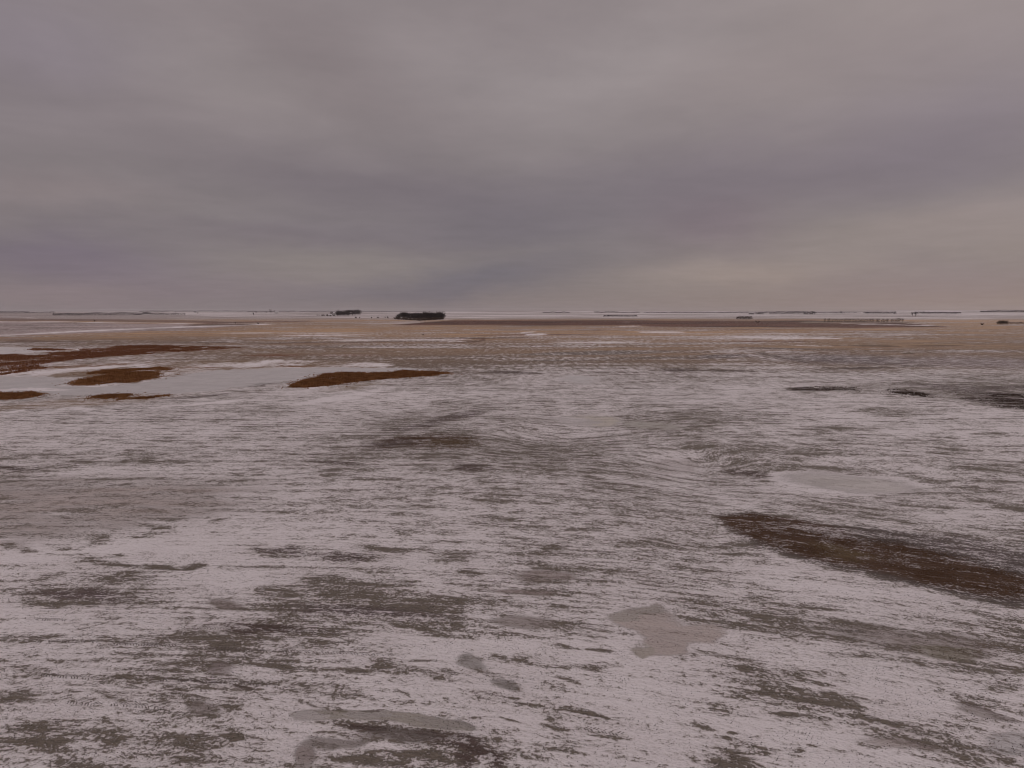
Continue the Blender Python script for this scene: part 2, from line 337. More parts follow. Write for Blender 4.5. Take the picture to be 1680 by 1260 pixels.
        lay(ell(*e), None, None, c)
    lay(poly([(1008, 1012), (1030, 1000), (1050, 998), (1068, 988), (1080, 1002), (1098, 1016), (1112, 1026), (1165, 1023), (1190, 1042), (1178, 1056), (1135, 1058), (1118, 1072), (1042, 1073), (1056, 1054), (1044, 1036), (1010, 1024)], 5, .4), .1, None, (.40, .32, .285))
    for e, c in [((1045, 1006, 34, 8, -16, .5), (.27, .23, .19)), ((1050, 1066, 14, 12, -40, .5), (.33, .28, .22))]: lay(ell(*e), None, None, c)
    lay(poly([(470, 1166), (520, 1161), (600, 1161), (660, 1165), (700, 1171), (755, 1184), (782, 1196), (770, 1204), (700, 1194), (640, 1184), (560, 1180), (480, 1177)], 3, .5), .1, None, (.235, .205, .155))
    for e, c in [((500, 1170, 26, 6, 0, .7), (.40, .36, .34)), ((600, 1170, 40, 8, 2, .5), (.275, .245, .215)), ((735, 1188, 40, 7, 14, .5), (.20, .175, .14))]: lay(ell(*e), None, None, c)
    # ---- dark broken patches of the foreground
    for (e, v, c) in [
        ((180, 925, 38, 7, 14), .78, None), ((255, 934, 34, 5, -2), .9, None), ((315, 928, 24, 5, -14), .8, None), ((200, 952, 36, 8, 6), .88, None), ((85, 945, 36, 7, -10), .72, None), ((130, 975, 90, 12, 6), .88, (.135, .10, .095)), ((110, 990, 60, 7, 4), .8, None),
        ((175, 881, 24, 5, 3), .75, None), ((230, 878, 22, 2, -3), .75, None), ((30, 897, 34, 5, -3), .7, None), ((120, 897, 22, 2.4, 3), .7, None), ((370, 853, 22, 3, -8), .7, None), ((210, 909, 12, 3, 0), .75, None),
        ((470, 902, 58, 8, 6), .62, C_DKSOIL), ((560, 910, 60, 8, 6), .66, C_DKSOIL), ((520, 955, 46, 12, -3), .82, None), ((470, 975, 50, 12, 8), .78, None), ((600, 972, 90, 16, 8), .85, None), ((690, 998, 70, 14, 8), .88, None), ((748, 1018, 24, 17, 50), .90, None), ((600, 1002, 140, 12, 3), .72, (.12, .09, .085)),
        ((770, 912, 60, 6, 4), .72, None), ((640, 905, 60, 7, 3), .6, None), ((910, 897, 36, 7, -18), .74, None), ((770, 940, 24, 6, 0), .66, None), ((1090, 890, 50, 8, 8), .6, None), ((1080, 960, 50, 9, 10), .6, None),
        ((380, 1000, 40, 6, 6), .7, None), ((440, 1032, 110, 7, 1), .88, C_DKSOIL), ((370, 1050, 40, 7, 3), .8, None), ((375, 1082, 58, 9, -12), .82, None), ((340, 1102, 80, 5, 2), .7, None), ((430, 1082, 70, 7, 8), .7, None), ((520, 1040, 70, 8, 2), .66, None), ((130, 1085, 110, 5, 0), .5, None), ((220, 1082, 50, 8, 0), .66, None),
        ((30, 1104, 36, 6, 4), .82, None), ((75, 1105, 28, 4, 10), .7, None), ((250, 1112, 40, 6, 5), .75, None), ((190, 1135, 34, 14, 20), .75, None), ((345, 1122, 90, 2.4, 5), .8, C_DKSOIL), ((20, 1140, 40, 5, 0), .78, None), ((290, 1148, 36, 12, 10), .74, None), ((330, 1165, 34, 14, 20), .74, None),
        ((140, 1152, 30, 8, 0), .66, None), ((90, 1225, 50, 16, 8), .78, None), ((200, 1205, 60, 20, 10), .68, None), ((270, 1220, 34, 16, 30), .74, None), ((70, 1190, 60, 14, 5), .58, None), ((360, 1205, 40, 9, 26), .78, None), ((385, 1160, 14, 6, 10), .9, None), ((310, 1245, 60, 12, 0), .66, None), ((150, 1250, 60, 12, 10), .74, None),
        ((640, 1100, 44, 12, 12), .78, None), ((700, 1108, 40, 8, 12), .72, None), ((580, 1105, 26, 7, 10), .66, None), ((700, 1090, 34, 4, -3), .7, None), ((770, 1085, 22, 8, 20), .72, C_DKSOIL), ((815, 1105, 50, 5, 14), .76, None), ((850, 1122, 34, 6, 16), .76, None), ((855, 1088, 40, 4, 8), .68, None),
        ((935, 1112, 24, 4.5, 16), .88, None), ((960, 1093, 48, 4.5, 4), .82, None), ((920, 1060, 26, 3.4, 3), .85, None), ((985, 1062, 26, 3.2, 6), .76, None), ((910, 1028, 40, 7, 10), .6, None), ((960, 1165, 40, 5, 14), .72, None), ((992, 1176, 20, 3.4, 20), .82, None), ((670, 1136, 15, 3.4, 14), .8, None), ((745, 1146, 14, 3, 20), .74, None),
        ((910, 1180, 20, 6, 16), .72, None), ((920, 1196, 26, 4, 12), .72, None), ((800, 1168, 14, 3, 20), .85, None), ((830, 1184, 24, 2.5, 16), .8, None), ((1000, 1208, 50, 5, 8), .55, None), ((850, 1145, 14, 2.4, 4), .8, None), ((880, 1156, 26, 2.0, 4), .8, None),
        ((545, 1158, 18, 5, 16), .8, None), ((610, 1161, 24, 4, 0), .9, C_DKSOIL), ((505, 1150, 26, 4, 20), .78, None), ((600, 1195, 70, 7, 6), .88, C_DKSOIL), ((700, 1206, 70, 10, 8), .82, C_DKSOIL), ((780, 1220, 60, 9, 14), .86, C_DKSOIL), ((770, 1232, 24, 7, 8), .9, C_DKSOIL), ((820, 1237, 30, 7, 22), .9, C_DKSOIL), ((700, 1230, 30, 6, 6), .85, None), ((710, 1248, 30, 8, 40), .8, None), ((590, 1238, 80, 8, 4), .6, None),
        ((1190, 1074, 46, 6, 10), .78, None), ((1225, 1096, 22, 5, 14), .82, None), ((1280, 1108, 80, 6, 10), .78, None), ((1260, 1120, 60, 5, 16), .66, None), ((1330, 1115, 34, 4, 8), .84, None), ((1260, 1140, 46, 6, 12), .74, None), ((1210, 1145, 22, 4, 20), .7, None), ((1340, 1150, 50, 8, 16), .8, None), ((1400, 1158, 50, 12, 22), .78, None), ((1285, 1177, 20, 3.6, 8), .86, None),
        ((1410, 1180, 36, 4, 6), .82, None), ((1460, 1188, 60, 6, 12), .84, None), ((1520, 1200, 50, 6, 14), .80, None), ((1630, 1172, 52, 9, 14), .78, (.16, .12, .11)), ((1580, 1225, 40, 8, 12), .74, None), ((1640, 1245, 30, 5, 20), .8, None), ((1155, 1200, 22, 6, 12), .85, None), ((1200, 1205, 10, 3, 10), .9, None), ((1188, 1216, 12, 4, 20), .9, None),
        ((1195, 1236, 46, 3.4, 8), .9, None), ((1170, 1246, 28, 5, 18), .9, None), ((1215, 1252, 34, 7, 12), .86, None), ((1245, 1243, 18, 4, 8), .8, None), ((1325, 1232, 12, 4, 8), .75, None), ((1310, 1240, 12, 4, 16), .7, None), ((1300, 1027, 70, 12, 8), .78, None), ((1240, 1010, 60, 8, 6), .68, None), ((1400, 1030, 70, 8, 4), .74, None), ((1350, 1048, 60, 5, 3), .7, None),
        ((1540, 1090, 170, 5, 4), .84, None), ((1660, 1100, 60, 6, 4), .82, None), ((1420, 1084, 60, 3, 3), .84, None), ((1660, 1128, 40, 6, 6), .78, None), ((1560, 1060, 130, 14, 5), .66, (.15, .115, .09)), ((1660, 1045, 40, 12, 0), .68, None), ((1440, 1052, 40, 4.5, 6), .02, None), ((1130, 1000, 40, 6, 8), .66, None), ((1135, 985, 50, 9, 6), .6, None)]:
        lay(ell(*e), v, c)
    # clean snow aprons that break the pattern
    for e in [(500, 1190, 40, 7, 0), (620, 1222, 50, 5, 2), (1120, 1120, 70, 14, 4), (850, 1060, 70, 12, 2), (1050, 1150, 90, 18, 4), (330, 900, 90, 9, -6), (60, 920, 60, 10, 0), (60, 1020, 110, 12, 0), (960, 1052, 50, 10, 4), (1340, 965, 120, 12, 8), (1300, 1200, 80, 18, 6), (1500, 1150, 80, 18, 8)]:
        lay(ell(*e, 0, .0) if len(e) < 5 else ell(*e), 0.10)
    ice[:] = np.clip(ice, 0, 1)
    nearz = sstep(600, 640, sy0)
    soil[:] = np.where(soil > .52, .52 + (soil - .52) * (1 - .52 * nearz), soil) + 0.05 * sstep(585, 640, sy0) * sstep(900, 700, sy0)
    soil[:] += 0.035 * (soil > .2) + 0.08 * bigm

    me = bpy.data.meshes.new('ground')
    co = np.stack([x, y, z], -1).astype(np.float32)
    me.vertices.add(len(x)); me.vertices.foreach_set('co', co.ravel())
    i = np.arange(nr - 1)[:, None] * nc + np.arange(nc - 1)[None, :]
    q = np.stack([i, i + 1, i + nc + 1, i + nc], -1).reshape(-1, 4)
    nf = len(q)
    me.loops.add(nf * 4); me.loops.foreach_set('vertex_index', q.ravel().astype(np.int32))
    me.polygons.add(nf); me.polygons.foreach_set('loop_start', (np.arange(nf) * 4).astype(np.int32))
    me.polygons.foreach_set('use_smooth', np.ones(nf, bool))
    me.update(calc_edges=True)
    def attr(name, kind, data, key):
        a = me.attributes.new(name, kind, 'POINT'); a.data.foreach_set(key, np.ascontiguousarray(data, dtype=np.float32).ravel())
    attr('bare', 'FLOAT', soil, 'value'); attr('ice', 'FLOAT', ice, 'value')
    attr('flow', 'FLOAT_VECTOR', np.stack([x, psi, np.zeros_like(x)], -1), 'vector')
    attr('soil_colour', 'FLOAT_COLOR', np.concatenate([col, np.ones((len(x), 1))], 1), 'color')
    attr('ice_colour', 'FLOAT_COLOR', np.concatenate([icol, np.ones((len(x), 1))], 1), 'color')
    o = link(bpy.data.objects.new('ground', me)); tag(o, 'snow dusted prairie fields with frozen sloughs', 'ground', kind='structure')
    me.materials.append(ground_mat())
    return marsh

def ground_mat():
    m, t, b = new_mat('snowy_field')
    A = lambda n: t.node('ShaderNodeAttribute', attribute_name=n)
    flow = A('flow').outputs['Vector']; bare = A('bare').outputs['Fac']; ice = A('ice').outputs['Fac']
    scol = A('soil_colour').outputs['Color']; icol = A('ice_colour').outputs['Color']
    pos = t.node('ShaderNodeNewGeometry').outputs['Position']
    st = lambda sx, sy: t.vm('MULTIPLY', flow, (sx, sy, 1.0))
    nA = t.noise(st(0.23, 0.42), 1.0, 4, 0.62, 0.3)
    nB = t.noise(st(0.72, 1.6), 1.0, 5, 0.62, 0.35)
    nB2 = t.noise(st(2.4, 4.6), 1.0, 4, 0.65, 0.2)
    nC = t.noise(pos, 6.0, 4, 0.65)
    nD = t.noise(pos, 0.16, 5, 0.6, 0.4)
    far = t.noise(st(0.012, 0.05), 1.0, 5, 0.65)
    nM = t.noise(st(0.07, 0.14), 1.0, 5, 0.68, 0.3)
    nE = t.noise(pos, 17.0, 3, 0.6)
    ws = ((nA, 0.60), (nB, 0.80), (nB2, 1.0), (nC, 0.95), (nE, 0.70), (nD, 0.30), (nM, 0.48), (far, 0.15))
    nP = t.noise(st(0.50, 0.10), 1.0, 3, 0.7)
    s = None
    for n, k in ws: s = t.m('MULTIPLY', n, k) if s is None else t.m('MULTIPLY_ADD', n, k, s)
    s = t.m('SUBTRACT', s, 0.5 * sum(k for n, k in ws))
    sx_ = t.node('ShaderNodeSeparateXYZ'); t.put(sx_.inputs[0], flow)
    s = t.m('MULTIPLY_ADD', t.m('MULTIPLY', t.m('SUBTRACT', nP, 0.5), t.mapr(sx_.outputs[1], 130, 300)), 1.1, s)
    e = t.m('MULTIPLY_ADD', s, 1.58, bare)
    rows = t.m('SINE', t.m('MULTIPLY_ADD', nD, 9.0, t.m('MULTIPLY', sx_.outputs[1], 2.5)))
    rows2 = t.m('SINE', t.m('MULTIPLY_ADD', nA, 7.0, t.m('MULTIPLY', sx_.outputs[1], 7.6)))
    e = t.m('MULTIPLY_ADD', t.m('MULTIPLY', rows2, t.mapr(sx_.outputs[1], 85.0, 45.0)), 0.075, e)
    e = t.m('MULTIPLY_ADD', t.m('MULTIPLY', rows, t.mapr(nA, .40, .62)), 0.14, e)
    cover = t.mapr(e, 0.45, 0.64)
    thin = t.mapr(e, 0.12, 0.60)
    # snow: slightly dirty where it lies thin, fine grain
    g1 = t.mapr(nC, 0.3, 0.7); g2 = t.mapr(nD, 0.3, 0.7)
    snow = t.mix(g2, (0.81, 0.75, 0.755, 1), (0.86, 0.805, 0.81, 1))
    tint = t.mix(0.55, (0.42, 0.36, 0.345, 1), t.scale(scol, 2.1))
    snow = t.mix(t.m('MULTIPLY', thin, 0.58), snow, tint)
    snow = t.mix(t.m('MULTIPLY', t.m('SUBTRACT', 1.0, g1), 0.16), snow, (0.40, 0.35, 0.34, 1))
    soil = t.mix(t.mapr(nB2, 0.30, 0.72), t.scale(scol, 0.72), t.scale(scol, 1.30))
    soil = t.mix(t.m('MULTIPLY', t.mapr(nC, 0.55, 0.72), 0.09), soil, (0.50, 0.46, 0.45, 1))
    colr = t.mix(cover, snow, soil)
    ic = t.mix(t.mapr(nD, 0.3, 0.7), t.scale(icol, 0.90), t.scale(icol, 1.10))
    ic = t.mix(t.m('MULTIPLY', t.mapr(nB, 0.55, 0.75), 0.35), ic, t.scale(icol, 1.30))
    ic = t.mix(t.m('MULTIPLY', t.mapr(nB, 0.46, 0.30), 0.25), ic, t.scale(icol, 0.70))
    ic = t.mix(t.mapr(nC, 0.35, 0.68), t.scale(ic, 0.93), t.scale(ic, 1.08))
    ic = t.mix(t.m('MULTIPLY', t.mapr(nB2, 0.60, 0.76), 0.5), ic, (0.16, 0.13, 0.12, 1))
    im = t.mapr(t.m('MULTIPLY_ADD', s, -1.5, ice), 0.22, 1.0, 0.0, 0.78)
    colr = t.mix(im, colr, ic)
    t.put(b.inputs['Base Color'], colr)
    t.put(b.inputs['Roughness'], t.mapr(im, 0, 1, 0.92, 0.55))
    b.inputs['Specular IOR Level'].default_value = 0.25
    h = t.m('MULTIPLY', cover, -0.06)
    h = t.m('MULTIPLY_ADD', nC, 0.09, h); h = t.m('MULTIPLY_ADD', nB2, 0.18, h); h = t.m('MULTIPLY_ADD', nB, 0.28, h)
    h = t.m('MULTIPLY', h, t.mapr(im, 0, .8, 1.0, 0.8))
    bp = t.node('ShaderNodeBump'); bp.inputs['Strength'].default_value = 0.8; bp.inputs['Distance'].default_value = 1.0
    t.put(bp.inputs['Height'], h); t.put(b.inputs['Normal'], bp.outputs[0])
    return m

marsh = build_ground()

# ------------------------------------------------------------------ standing marsh grass
def inside(pts, px, py):
    c = False; n = len(pts)
    for i in range(n):
        (ax, ay), (bx, by) = pts[i], pts[(i + 1) % n]
        if (ay > py) != (by > py) and px < (bx - ax) * (py - ay) / (by - ay) + ax: c = not c
    return c
def grass_patch(P, col_mat, label, n, hgt, grain=None):
    W = [at(*p) for p in P]
    if grain: ga, gl, gt, gth = grain
    pw = [(v.x, v.y) for v in W]
    x0, x1 = min(p[0] for p in pw), max(p[0] for p in pw); y0, y1 = min(p[1] for p in pw), max(p[1] for p in pw)
    V, Fc = [], []; k = 0; tries = 0
    while k < n and tries < n * 12:
        tries += 1
        gx = random.uniform(x0, x1); gy = random.uniform(y0, y1)
        if abs(gx) > gy * 0.80 + 10: continue
        if not inside(pw, gx, gy): continue
        if grain:
            u_ = gx * math.cos(ga) + gy * math.sin(ga); v_ = -gx * math.sin(ga) + gy * math.cos(ga)
            if float(fbm(np.array([u_ / gl]), np.array([v_ / gt]), 61, 3)[0]) + random.gauss(0, .06) < gth: continue
        elif 1.05 + 2.2 * float(fbm(np.array([gx / 9.0]), np.array([gy / 14.0]), 91, 4)[0]) < random.uniform(.35, .8): continue
        k += 1
        js = 1.0
        if random.random() < .22: gx += random.gauss(0, 3 * gy / 250); gy += random.gauss(0, 3.5 * gy / 250); js = .55
        for q in range(3):
            a = random.uniform(0, math.pi); w = min(random.uniform(0.05, 0.16), hgt * .3); h = js * hgt * random.uniform(0.5, 1.15)
            ox, oy = gx + random.uniform(-.4, .4), gy + random.uniform(-.4, .4)
            lx, ly = random.uniform(-.3, .3) * h, random.uniform(-.3, .3) * h
            i = len(V)
            V += [(ox - w * math.cos(a), oy - w * math.sin(a), 0), (ox + w * math.cos(a), oy + w * math.sin(a), 0), (ox + lx, oy + ly, h)]
            Fc.append((i, i + 1, i + 2))
    o = mesh_obj('marsh_grass', V, Fc, col_mat)
    return tag(o, label, 'grass', kind='stuff')
g_red = simple_mat('rusty_sedge', (0.20, 0.080, 0.038), (0.30, 0.135, 0.06), 0.5)
g_brn = simple_mat('brown_reed', (0.21, 0.092, 0.034), (0.36, 0.18, 0.072), 0.35)
grass_patch(marsh[0], g_red, 'broad band of rusty red marsh grass beyond the frozen slough at far left', 15000, 0.55)
grass_patch(marsh[1], g_brn, 'ragged brown grass island standing in the frozen slough', 5000, 0.5)
grass_patch(marsh[2], g_brn, 'long tapering brown reed tongue at the right end of the slough', 9000, 0.55)
grass_patch(marsh[3], g_brn, 'small brown grass clump on the near shore at the left frame edge', 2200, 0.45)
grass_patch(marsh[4], g_brn, 'thin brown grass strip along the near shore of the slough', 2200, 0.4)

g_dark = simple_mat('dark_scrub', (0.045, 0.028, 0.020), (0.10, 0.065, 0.045), 0.8)
g_stub = simple_mat('brown_stubble', (0.095, 0.050, 0.022), (0.20, 0.12, 0.06), 1.5)
grass_patch([(1292, 637), (1340, 634.5), (1405, 636), (1400, 641), (1340, 642), (1300, 640)], g_dark, 'flat strip of dark scrub on the snow left of the ridge at right', 260, 0.3, (0.0, 7, 2.2, .10))
grass_patch([(1440, 640), (1480, 639), (1520, 646), (1524, 652), (1490, 649), (1450, 645)], g_dark, 'rough dark scrub clump at the end of the snow ridge on the right', 260, 0.3, (-0.3, 6, 2, .10))
grass_patch([(1560, 644), (1690, 646), (1700, 676), (1640, 668), (1580, 655)], g_dark, 'dark scrub spread over the bare patch at the right frame edge', 1000, 0.22, (-0.25, 8, 2.2, .10))
grass_patch([(1186, 846), (1240, 842), (1290, 856), (1360, 870), (1480, 888), (1600, 915), (1700, 950), (1700, 985), (1620, 976), (1500, 950), (1400, 928), (1300, 904), (1240, 884), (1200, 864)], g_stub, 'brown stubble poking through the long dark patch at lower right', 4500, 0.07, (-0.42, 2.6, .5, .06))
grass_patch([(600, 731), (650, 718), (700, 710), (770, 714), (800, 722), (770, 735), (700, 740), (640, 738)], g_stub, 'brown stubble on the small dark patch left of the picture centre', 1500, 0.10, (0.0, 5, 1.0, .05))
g_fleck = simple_mat('dark_stubble', (0.06, 0.045, 0.036), (0.13, 0.10, 0.08), 2.0)
grass_patch([(-60, 1300), (-60, 930), (300, 905), (900, 880), (1740, 1000), (1740, 1300)], g_fleck, 'short dark stubble stems poking through the near snow across the foreground', 10000, 0.06, (-0.15, 1.6, .7, -.12))
# ------------------------------------------------------------------ tyre tracks pressed into the snow
tyre_m = simple_mat('pressed_soil', (0.10, 0.08, 0.07), (0.17, 0.14, 0.13), 3.0)
def track(P, label):
    W = [at(*p) for p in P]; V, Fc = [], []
    for a, b in zip(W[:-1], W[1:]):
        d = b - a; L = d.length; d.normalize(); n = Vector((-d.y, d.x, 0)); s = 0.0
        while s < L:
            for side in (-1, 1):
                if random.random() < 0.78:
                    c = a + d * (s + (0.085 if side > 0 else 0)) + n * (side * random.uniform(.09, .11))
                    u = (n * side * 0.09 + d * 0.06); w = d * random.uniform(0.018, 0.034)
                    i = len(V); z = Vector((0, 0, 0.012))
                    V += [c - u - w + z, c + u - w + z, c + u * random.uniform(.8, 1.1) + w + z, c - u + w + z]; Fc.append((i, i + 1, i + 2, i + 3))
            s += 0.17
    o = mesh_obj('tyre_track', V, Fc, tyre_m); return tag(o, label, 'tyre track', kind='structure')
for k, P in enumerate([[(180, 1057), (290, 1058)], [(190, 1052), (300, 1017)][:1] + [(185, 1053)], [(300, 1029), (370, 1031)], [(330, 1063), (420, 1067), (560, 1071), (640, 1075)], [(70, 1107), (160, 1114)], [(265, 1116), (340, 1118), (440, 1124), (470, 1130)],
                       [(110, 1150), (165, 1157)], [(185, 1155), (275, 1162)], [(440, 1034), (560, 1039)], [(190, 1056), (290, 1060)], [(60, 1016), (110, 1018)], [(960, 1195), (1020, 1205)], [(60, 1052), (155, 1053)], [(1380, 1034), (1500, 1046)]]):
    if len(P) > 1 and abs(P[0][0] - P[-1][0]) > 20: track(P, 'row of tractor tyre lug marks pressed in the snow')

# ------------------------------------------------------------------ trees
bark = simple_mat('grey_bark', (0.055, 0.042, 0.038), (0.09, 0.07, 0.062), 2.0)
twig = simple_mat('bare_twigs', (0.030, 0.022, 0.022), (0.055, 0.040, 0.038), 0.4)
twig_b = simple_mat('brown_twigs', (0.070, 0.044, 0.030), (0.11, 0.075, 0.05), 0.4)
ever = simple_mat('spruce_needles', (0.028, 0.028, 0.030), (0.046, 0.046, 0.048), 0.5)
def tube(V, Fc, a, b, ra, rb, n=5):
    a, b = Vector(a), Vector(b); d = (b - a).normalized()
    u = d.orthogonal().normalized(); w = d.cross(u); i = len(V)
    for p, r in ((a, ra), (b, rb)):
        for k in range(n):
            t = 2 * math.pi * k / n; V.append(p + u * (r * math.cos(t)) + w * (r * math.sin(t)))
    for k in range(n): Fc.append((i + k, i + (k + 1) % n, i + n + (k + 1) % n, i + n + k))
def sliver(V, Fc, p, d, L, w):
    d = Vector(d).normalized(); s = d.orthogonal().normalized()
    s = Matrix.Rotation(random.uniform(0, math.pi), 3, d) @ s
    i = len(V); V += [p - s * w, p + s * w, p + d * L]; Fc.append((i, i + 1, i + 2))
def tree_meshes(h, spread, n_twig, low=0.2):
    TV, TF, CV, CF = [], [], [], []
    top = Vector((random.uniform(-.4, .4), random.uniform(-.4, .4), h * 0.62))
    tube(TV, TF, (0, 0, -0.4), top * 0.5, h * 0.024, h * 0.018, 7); tube(TV, TF, top * 0.5, top, h * 0.018, h * 0.010, 6)
    tips = []
    for k in range(11):
        f = random.uniform(low + .08, 1.0); p = top * f
        a = k * 2.4 + random.uniform(-.3, .3); L = h * random.uniform(0.22, 0.36) * spread
        q = p + Vector((math.cos(a) * L, math.sin(a) * L, h * random.uniform(0.12, 0.36) * (1 if f > .5 else .6)))
        tube(TV, TF, p, q, h * 0.009, h * 0.004, 4); tips.append((p, q))
        for j in range(3):
            t = random.uniform(.35, .95); b = p.lerp(q, t)
            e = b + Vector((random.gauss(0, 1), random.gauss(0, 1), random.uniform(.2, 1.3))).normalized() * L * random.uniform(.35, .6)
            tube(TV, TF, b, e, h * 0.004, h * 0.002, 3); tips.append((b, e))
    tips.append((top, top + Vector((0, 0, h * .32))))
    anchors = []
    for k in range(n_twig):
        if anchors and random.random() < .55: p = random.choice(anchors)
        else:
            a, b = random.choice(tips); p = a.lerp(b, random.uniform(.3, 1.05))
        d = Vector((random.gauss(0, 1), random.gauss(0, 1), random.gauss(.7, .8))).normalized(); L = h * random.uniform(.06, .12)
        sliver(CV, CF, p, d, L, h * 0.0050)
        if len(anchors) < n_twig * .4: anchors.append(p + d * L * .7)
    return (TV, TF), (CV, CF)
def shrub_meshes(h, w, n):
    TV, TF, CV, CF = [], [], [], []
    for k in range(9):
        a = random.uniform(0, 6.28); q = Vector((math.cos(a) * w * .35, math.sin(a) * w * .35, h * random.uniform(.5, .85)))
        tube(TV, TF, (q.x * .2, q.y * .2, -.1), q, h * .02, h * .008, 4)
        for j in range(n // 9):
            p = Vector((q.x * .2, q.y * .2, 0)).lerp(q, random.uniform(.05, 1.1)); d = Vector((random.gauss(0, 1.2), random.gauss(0, 1.2), random.gauss(.6, .6))).normalized()
            if d.z < 0 and p.z < h * .3: d.z *= -1
            sliver(CV, CF, p, d, h * random.uniform(.22, .42), h * .016)
    return (TV, TF), (CV, CF)
def spruce_meshes(h):
    TV, TF, CV, CF = [], [], [], []
    tube(TV, TF, (0, 0, -.3), (0, 0, h * .9), h * .022, h * .004, 6)
    for k in range(420):
        f = random.random() ** 1.3; z = h * (.06 + .92 * f); r = h * .22 * (1 - f) ** .8 * random.uniform(.3, 1.05); a = random.uniform(0, 6.28)
        d = Vector((math.cos(a), math.sin(a), -.25)); p = Vector((math.cos(a) * r * .4, math.sin(a) * r * .4, z))
        sliver(CV, CF, p, d, r * .75 + .3, h * .016)
    return (TV, TF), (CV, CF)
def thing_from(kind, t, c, mc, tname='trunk', cname='crown'):
    root = link(bpy.data.objects.new(kind, None)); root.empty_display_size = 1
    mesh_obj(tname, t[0], t[1], bark, root); mesh_obj(cname, c[0], c[1], mc, root)
    return root
protos = {'bare_tree': [], 'shrub': [], 'spruce_tree': [], 'brown_tree': []}
for k in range(4): protos['bare_tree'].append([thing_from('bare_tree', *tree_meshes(12, (1.0, .85, 1.15, .95)[k], 1500), twig), False])
for k in range(2): protos['spruce_tree'].append([thing_from('spruce_tree', *spruce_meshes(11), ever), False])
for k in range(3): protos['shrub'].append([thing_from('shrub', *shrub_meshes(2.5, 4.5, 540), twig_b, 'stem', 'twigs'), False])
for k in range(2): protos['brown_tree'].append([thing_from('bare_tree', *tree_meshes(12, 1.25, 1300, .05), twig_b), False])
BASEH = {'bare_tree': 12, 'spruce_tree': 11, 'shrub': 2.5, 'brown_tree': 12}
KIDS = {}
for L_ in protos.values():
    for e in L_: KIDS[e[0].name] = [o for o in bpy.data.objects if o.parent is e[0]]
def plant(kind, p, h, label, cat, group=None, sxy=1.0):
    e = random.choice(protos[kind]); src = e[0]
    if not e[1]: r = src; e[1] = True
    else:
        r = src.copy(); COL.objects.link(r)
        for c in KIDS[src.name]:
            d = c.copy(); COL.objects.link(d); d.parent = r
    for k in ('label', 'category', 'group'):
        if k in r: del r[k]
    s = h / BASEH[kind]
    r.location = p; r.scale = (s * sxy, s * sxy, s); r.rotation_euler = (0, 0, random.uniform(0, 6.28))
    return tag(r, label, cat, group)

def dist_of(px, py): v = at(px, py); return math.hypot(v.x, v.y)
def grove(x0, x1, ybase, hpx, n, kinds, label, group, depth=30, prof=None, cat='tree', sxy=1.0):
    """n single plants standing between two bearings, base line given as (left, mid, right)"""
    if not isinstance(ybase, tuple): ybase = (ybase, ybase, ybase)
    for i in range(n):
        t = (i + random.uniform(.2, .8)) / n; px = x0 + (x1 - x0) * t
        py = np.interp(t, (0, .5, 1), ybase)
        D = dist_of(px, py) + random.uniform(0, depth)
        p = at(px, py, D)
        h = 1.22 * hpx * D / F * random.uniform(.78, 1.08) * (np.interp(t, [q[0] for q in prof], [q[1] for q in prof]) if prof else 1)
        plant(random.choice(kinds), p, h, label, cat, group, sxy)
# the big grove, centre
grove(650, 728, (523.5, 526.0, 524.0), 11, 30, ['bare_tree'], 'bare dark tree in the densest grove right of the centre-left horizon', 'trees of the dark centre grove', 25, [(0, .45), (.12, .95), (.3, .8), (.6, 1.0), (1, .9)], sxy=1.15)
grove(652, 728, (523.2, 525.4, 523.4), 10, 26, ['bare_tree'], 'bare dark tree in the densest grove right of the centre-left horizon', 'trees of the dark centre grove', 45, [(0, .4), (.12, .95), (.3, .85), (.6, 1.0), (1, .9)], sxy=1.15)
grove(700, 728, (525.5, 524.8, 523.8), 9.5, 9, ['spruce_tree'], 'dark evergreen tree at the right end of the centre grove', 'evergreens of the centre grove', 10)
grove(648, 728, (524.0, 526.4, 524.2), 4.0, 26, ['shrub'], 'dark brushy shrub along the front foot of the centre grove', 'shrubs edging the centre grove', 4, cat='shrub', sxy=1.0)
